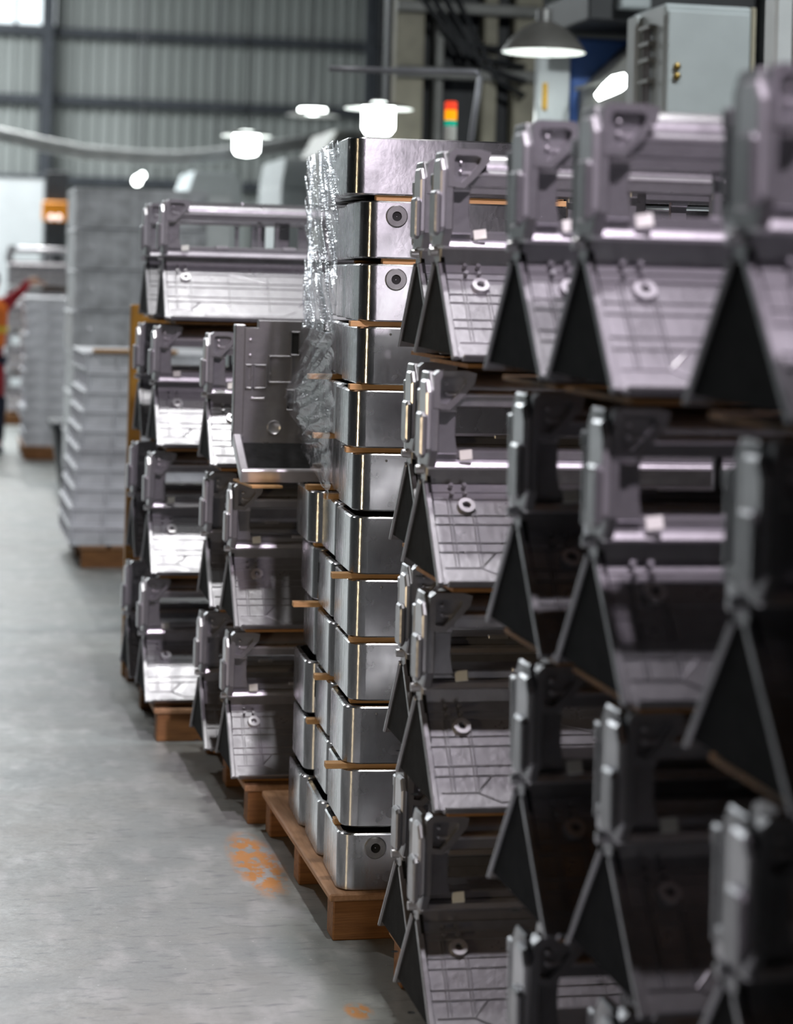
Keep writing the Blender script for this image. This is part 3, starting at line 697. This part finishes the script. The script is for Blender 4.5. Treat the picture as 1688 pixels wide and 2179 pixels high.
# ------------------------------------------------------------------ worker in red at the left edge
def worker():
    D = 21.8
    sh = P(2, 640, D); base = P(-26, 640, D); hand = P(84, 598, D)
    t = thing('person', 'person in red jacket and orange vest reaching over the far tray pile', 'person', (base.x, base.y, 0))
    o = Vector((base.x, base.y, 0))
    hx = hand - o; H = 1.72
    me = bpy.data.meshes.new('body'); V = []; E = []; R = []
    def v(p, r, par=None):
        V.append(p); R.append(r); i = len(V) - 1
        if par is not None: E.append((par, i))
        return i
    pel = v((0, 0, 0.95), .15); ab = v((0, 0, 1.12), .14, pel); ch = v((0, .0, 1.32), .16, ab); nk = v((0, 0, 1.48), .065, ch)
    h1 = v((0.01, -.02, 1.58), .085, nk); h2 = v((0.01, -.03, 1.68), .085, h1)
    for s in (-1, 1):
        hp = v((s * .10, 0, .90), .095, pel); kn = v((s * .12, -.02, .50), .065, hp); an = v((s * .12, .0, .09), .045, kn); ft = v((s * .13, -.14, .04), .04, an)
    s1 = v((.19, 0, 1.45), .07, ch); e1 = v((.19 + (hx.x - .19) * .48, hx.y * .4, 1.585), .045, s1); w1 = v((hx.x - .10, hx.y * .85, hx.z), .038, e1)
    s2 = v((-.19, 0, 1.42), .07, ch); e2 = v((-.25, .02, 1.15), .05, s2); w2 = v((-.22, -.12, .95), .036, e2)
    me.from_pydata(V, E, []); me.materials.append(MT['red_cloth'])
    b = bpy.data.objects.new('body', me); col.objects.link(b); b.parent = t
    sk = b.modifiers.new('skin', 'SKIN'); sk.use_smooth_shade = True
    for i, d in enumerate(me.skin_vertices[0].data): d.radius = (R[i], R[i]); d.use_root = (i == 0)
    sb = b.modifiers.new('sub', 'SUBSURF'); sb.levels = 2; sb.render_levels = 2
    # vest, trousers, head skin and hair as shells
    MB().lathe([(.175, 1.02), (.185, 1.15), (.195, 1.32), (.20, 1.42), (.12, 1.49)], n=20).obj('vest', 'orange_cloth', t, 'all')
    MB().lathe([(.200, 1.16), (.203, 1.19), (.206, 1.22)], n=20).obj('reflective_band', 'yellow_cloth', t, 'all')
    for s in (-1, 1): MB().tube([(s * .10, 0, .93), (s * .12, -.02, .5), (s * .12, 0, .10)], [.12, .085, .065], 12).obj('trouser_leg', 'navy', t, 'all')
    hd = MB().lathe([(0.001, -.12), (.05, -.115), (.08, -.05), (.09, .03), (.075, .09), (.001, .125)], c=(0.01, -.03, 1.63), n=18).obj('face', 'skin', t, 'all')
    MB().lathe([(.10, .01), (.102, .05), (.085, .105), (.001, .14)], c=(0.01, -.02, 1.63), n=18).obj('hair', 'hair', t, 'all')
    MB().tube([(0.01, -.115, 1.63), (0.01, -.135, 1.605), (0.01, -.12, 1.60)], [.008, .013, .008], 8).obj('nose', 'skin', hd, 'all')
    for s in (-1, 1):
        MB().lathe([(.001, -.004), (.012, 0), (.001, .004)], c=(0.01 + s * .033, -.116, 1.645), n=10, axis='y').obj('eye', 'hair', hd)
        MB().lathe([(.001, -.012), (.022, 0), (.001, .012)], c=(0.01 + s * .09, -.03, 1.63), n=10, axis='x').obj('ear', 'skin', hd, 'all')
    MB().box(-.015, .035, -.112, -.106, 1.578, 1.584, .001).obj('mouth', 'red_cloth', hd)
    def handm(wp, d, nm):
        wp = Vector(wp); d = Vector(d).normalized(); sdir = d.cross(Vector((0, 0, 1))).normalized(); u = Vector((0, 0, 1))
        m = MB(); m.tube([wp, wp + d * .04, wp + d * .09], [.028, .042, .036], 10)
        for k, ln in enumerate((.062, .075, .07, .055)):
            r = wp + d * .085 + sdir * (-.027 + .018 * k)
            m.tube([r, r + d * ln * .5 - u * .004, r + d * ln * .85 - u * .018, r + d * ln - u * .032], [.009, .0088, .008, .006], 8)
        r = wp + d * .03 - sdir * .035; m.tube([r, r + d * .03 - sdir * .025, r + d * .06 - sdir * .03 - u * .01], [.011, .010, .007], 8)
        m.obj('hand', 'skin', t, 'all')
    handm(V[w1], Vector((1, hx.y * .15, -.03)), 'r'); handm(V[w2], (0.1, -.5, -1), 'l')
    for s in (-1, 1): MB().box(s * .13 - .05, s * .13 + .05, -.22, .06, 0, .085, .025).obj('shoe', 'mdark', t)
worker()

# ------------------------------------------------------------------ background: left
q = P(88, 700, 33.0)
t = thing('partition_panel', 'pale grey partition panel standing before the corrugated wall', 'partition', (q.x - 2.6, q.y, 0))
for i in range(2): MB().box(i * 1.3, i * 1.3 + 1.29, 0, 0.08, 0, 3.12, 0.01).obj('panel', 'partition', t)
MB().box(0, 2.6, -0.02, 0.1, 3.12, 3.18, 0.01).obj('top_rail', 'girt', t)
q = P(92, 470, 30.0); q1 = P(140, 432, 30.0)
t = thing('warning_box', 'orange box with two pale round lamps on a dark post', 'signal box', (q.x, q.y, 0))
MB().box(0.02, 0.32, 0.05, 0.2, 0, 3.1, 0.01).obj('post', 'mdark', t)
wbx = MB().box(-0.02, 0.32, -0.06, 0.05, q.z, q1.z + 0.02, 0.02).obj('housing', mat('orange_enamel', (0.8, 0.28, 0.01), 0.4), t)
for x in (0.10, 0.20): MB().lathe([(0.0001, -0.02), (0.035, -0.012), (0.04, 0)], c=(x, -0.06, q.z + 0.05), n=16, axis='y').obj('lens', emit('pale_lens', (1, 0.85, 0.8), 1.2), t, True)
# pale duct bundle sagging across
for k, (dy, r) in enumerate(((0, .055), (16, .04))):
    pts = [P(x, y + dy, 28.0) for x, y in ((-260, 215), (-120, 250), (0, 280), (90, 300), (180, 318), (300, 328), (380, 330), (450, 325), (560, 310), (700, 290))]
    o = MB().tube(pts, r, 10).obj('air_duct', 'duct', None, 'all')
    tag(o, ('thick' if k == 0 else 'thin') + ' pale sagging duct strung across the hall before the corrugated wall', 'duct')

# ------------------------------------------------------------------ pendant lamps
def pendant(px, py, D, wpx, label, bulb=True, rb=0.42, deep=0.42):
    c = P(px, py, D); R = wpx / F * D / 2
    t = thing('pendant_lamp', label, 'lamp', (c.x, c.y, c.z), 0, 'pendant lamps over the machines')
    MB().lathe([(R, 0), (R * .96, R * deep * .22), (R * .80, R * deep * .80), (R * .54, R * deep * 1.38), (R * .34, R * deep * 1.68), (R * .18, R * deep * 1.85)], n=32).obj('lamp_shade', 'shade', t, 'all')
    MB().lathe([(R * .985, 0), (R * .94, R * deep * .20), (R * .78, R * deep * .75), (R * .52, R * deep * 1.30), (R * .30, R * deep * 1.58), (R * .001, R * deep * 1.62)], n=32).obj('reflector', 'shade_in', t, 'all')
    MB().lathe([(R * .17, R * deep * 1.70), (R * .19, R * deep * 1.75), (R * .19, R * deep * 2.5), (R * .12, R * deep * 2.6), (0.001, R * deep * 2.62)], n=20).obj('socket', 'cap', t, True)
    MB().tube([(0, 0, R * deep * 2.5), (0, 0, 9.0 - c.z)], 0.008, 6).obj('cord', 'mdark', t)
    if bulb is not None:
        lo, hi = (-R * .78, R * deep * .9) if bulb else (R * deep * .25, R * deep * 1.2)
        MB().lathe([(0.001, lo), (R * rb * .75, lo + R * .06), (R * rb, lo + R * .22), (R * rb, hi), (R * rb * .5, hi + R * .1)], n=20).obj('bulb', 'bulb', t, 'all')
    return t
l = pendant(1157, 112, 12.0, 180, 'dark dome pendant lamp with glowing rim above the blue machine', bulb=False, rb=0.5, deep=0.40)
pendant(806, 232, 14.4, 150, 'flat pendant lamp with a big glowing bulb above the boxes', True, 0.46, 0.10)
pendant(525, 290, 19.6, 110, 'flat pendant lamp with glowing bulb, leftmost of the flat ones', True, 0.50, 0.10)
pendant(665, 246, 24.0, 116, 'distant pendant lamp, small glowing disc between the two bulb lamps', False, 0.50, 0.10)
def far_bulb(px, py, D, r, label):
    c = P(px, py, D); t = thing('bare_bulb', label, 'lamp', (c.x, c.y, c.z), 0, 'small distant bulbs')
    MB().lathe([(0.001, -r), (r * .7, -r * .7), (r, 0), (r * .7, r * .7), (r * .3, r * 1.1), (.001, r * 1.2)], n=14).obj('bulb', 'bulb', t, 'all')
    MB().tube([(0, 0, r * 1.1), (0, 0, 9 - c.z)], 0.008, 6).obj('cord', 'mdark', t)
far_bulb(456, 328, 32, 0.05, 'small distant bulb lower left of the flat pendant lamps')
far_bulb(472, 331, 33, 0.04, 'fainter distant bulb touching the brighter small bulb')
far_bulb(292, 385, 30, 0.06, 'small distant bulb above the tall zinc crates')
far_bulb(303, 374, 31, 0.04, 'small fainter bulb just above the one over the crates')

# ------------------------------------------------------------------ background machines at right
def machine_box(t, name, m, px0, px1, py0, D, depth, py1=None, b=0.02):
    a = P(px0, py0, D); c = P(px1, py0, D); z0 = 0 if py1 is None else P(px0, py1, D).z
    o = Vector(t.location)
    return MB().box(a.x - o.x, c.x - o.x, a.y - o.y, a.y - o.y + depth, z0 - o.z, (a.z + c.z) / 2 - o.z, b).obj(name, m, t)
# white control cabinet
a = P(1415, 2, 9.5)
t = thing('control_cabinet', 'white steel machine cabinet towering behind the near castings', 'cabinet', (a.x, a.y, 0))
zt = P(1415, 6, 9.5).z
MB().box(0.0, 0.39, 0, 0.45, 0, zt, 0.012).obj('cabinet_body', 'white', t)
MB().box(0.012, 0.378, -0.016, 0.002, 0.1, zt - 0.03, 0.006).obj('cabinet_door', 'white', t)
MB().box(-0.03, 0.0, 0.30, 0.42, 0, zt - 0.02, 0.008).obj('side_duct', 'white2', t)
for y in (0.14, 0.19): MB().tube([(-0.02, y, 0.2), (-0.02, y, zt - 0.1)], 0.01, 8).obj('conduit', 'conduit', t)
for z in (zt - 0.10, zt - 0.17, zt - 0.24, zt - 0.33): MB().box(-0.035, 0.0, 0.10, 0.24, z, z + 0.02, 0.003).obj('clamp', 'mgrey', t)
for z in (142, 163): MB().lathe([(0.0001, -0.02), (0.014, -0.015), (0.016, 0)], c=(0.055, -0.016, P(1440, z, 9.5).z), n=12, axis='y').obj('lock', 'brass', t, True)
MB().box(0.39, 0.41, 0.0, 0.45, 0, zt, 0.004).obj('edge_trim', 'mbeige', t)
a = P(1652, 0, 8.4)
t = thing('side_cabinet', 'pale cabinet cut off by the upper right picture edge', 'cabinet', (a.x, a.y, 0))
MB().box(0, 0.5, 0, 0.12, 0, P(1640, -60, 8.4).z, 0.012).obj('cabinet_body', 'white2', t)
MB().box(0.07, 0.09, -0.01, 0.0, 0.2, P(1640, -70, 8.4).z, 0.003).obj('door_gap', 'mgrey', t)
# blue machine with grey hood
a = P(1215, 78, 12.6)
t = thing('blue_machine', 'blue machine with slanted grey hood behind the dome lamp', 'machine', (a.x, a.y, 0))
MB().box(0, 0.9, 0, 0.3, 0, a.z, 0.02).obj('housing', 'blue', t)
hz = a.z
MB().prism([(0.05, hz - 0.50), (0.05, hz - 0.30), (0.28, hz - 0.06), (0.5, hz - 0.02), (0.5, hz - 0.50)], -0.35, -0.01, 'y', 0.01).obj('hood', 'mgrey', t)
MB().box(-0.20, -0.01, -0.05, 0.02, 0, hz - 0.05, 0.01).obj('bright_door', 'white2', t)
MB().box(-0.05, 0.9, -0.5, 0.4, hz + 0.04, hz + 0.22, 0.01).obj('dark_beam', 'mdark', t)
MB().box(0.10, 0.27, -0.6, -0.5, hz + 0.10, hz + 0.20, 0.01).obj('junction_box', 'white', t)
b = MB().box(-0.17, -0.145, -0.07, -0.05, hz - 0.42, hz - 0.27, 0.004).obj('yellow_bar', 'yellow', t)
c = P(1312, 180, 11.6)
t = thing('work_light', 'glowing slanted work light beside the white cabinet', 'lamp', (c.x, c.y, c.z))
MB().tube([(-0.10, 0, -0.07), (-0.05, 0, -0.03), (0.0, 0, 0.005), (0.05, 0, 0.03)], [0.02, 0.036, 0.046, 0.034], 14).obj('tube', 'bulb', t, 'all')
MB().tube([(0.04, 0, 0.03), (0.07, 0.10, 0.05), (0.05, 0.9, 0.05)], 0.012, 8).obj('arm', 'mgrey', t)
# dark machinery and columns in the middle background
a = P(1000, 20, 15.5)
t = thing('dark_press', 'dark tall press with beige columns behind the bent pipe', 'machine', (a.x, a.y, 0))
MB().box(-0.52, 0.55, 0.2, 0.4, 0, 4.2, 0.02).obj('frame', 'mdark', t)
for x, w_, m_ in ((-0.50, 0.20, 'mbeige'), (-0.22, 0.06, 'mgrey'), (0.12, 0.10, 'mbeige'), (0.34, 0.20, 'mbeige')):
    MB().box(x, x + w_, 0.05, 0.2, 0, 4.1, 0.01).obj('column', m_, t)
for z in (2.55, 3.15, 3.6): MB().box(-0.5, 0.5, 0.0, 0.06, z, z + 0.08, 0.01).obj('cross_beam', 'mgrey', t)
for i in range(4): MB().tube([(-0.5 + .1 * i, 0, 3.9), (-0.1 + .1 * i, -.02, 3.4 - .08 * i), (0.4, -.02, 3.35 - .1 * i)], 0.02, 8).obj('hose', 'mdark', t, 'all')
pts = [P(x, y, 11.0) for x, y in ((700, 146), (830, 150), (1010, 153), (1020, 156), (1022, 166), (1004, 290), (985, 420))]
g = pts[-1]
o = MB().tube(pts + [Vector((g.x, g.y, 0))], 0.015, 8).obj('bent_pipe', 'conduit', None, 'all')
tag(o, 'thin grey pipe bent at a corner above the boxes', 'pipe')
# signal tower
c = P(958, 300, 11.5)
t = thing('signal_tower', 'stack light with red, amber and green segments behind the boxes', 'signal light', (c.x, c.y, 0))
MB().tube([(0, 0, 0), (0, 0, c.z + 0.03)], 0.012, 8).obj('pole', 'lwhite', t)
seg = [('lwhite', 300, 268), ('lgreen', 268, 256), ('lamber', 256, 234), ('lred', 234, 216)]
for m_, y0, y1 in seg:
    z0, z1 = P(958, y0, 11.5).z, P(958, y1, 11.5).z
    MB().lathe([(0.001, z0), (0.032, z0), (0.032, z1 - 0.004), (0.026, z1), (0.001, z1)], n=16).obj('segment', m_, t, True)
# far pale machines low behind the lamps
for k, (px0, px1, py, D, m_, lab) in enumerate((
        (400, 520, 362, 27, 'white', 'distant pale machine below the leftmost pendant lamp'),
        (600, 668, 335, 22, 'white2', 'distant bright machine door left of the film-wrapped boxes'),
        (690, 900, 275, 24, 'mgrey', 'distant grey machine just above the top aluminium box'))):
    a = P(px0, py, D); c = P(px1, py, D)
    t = thing('far_machine', lab, 'machine', (a.x, a.y, 0))
    wd = c.x - a.x
    MB().prism([(0, 0), (wd, 0), (wd, a.z - 0.1), (wd * .9, a.z), (wd * .12, a.z), (0, a.z - 0.25)], 0, 1.5, 'y', 0.02).obj('housing', m_, t)
    MB().box(wd * .15, wd * .85, -0.03, 0.01, 0.9, a.z - 0.3, 0.02).obj('door', 'white2' if m_ != 'mgrey' else 'mdark', t)
    MB().box(wd * .2, wd * .25, -0.06, -0.03, 1.2, 1.6, 0.008).obj('handle', 'mgrey', t)
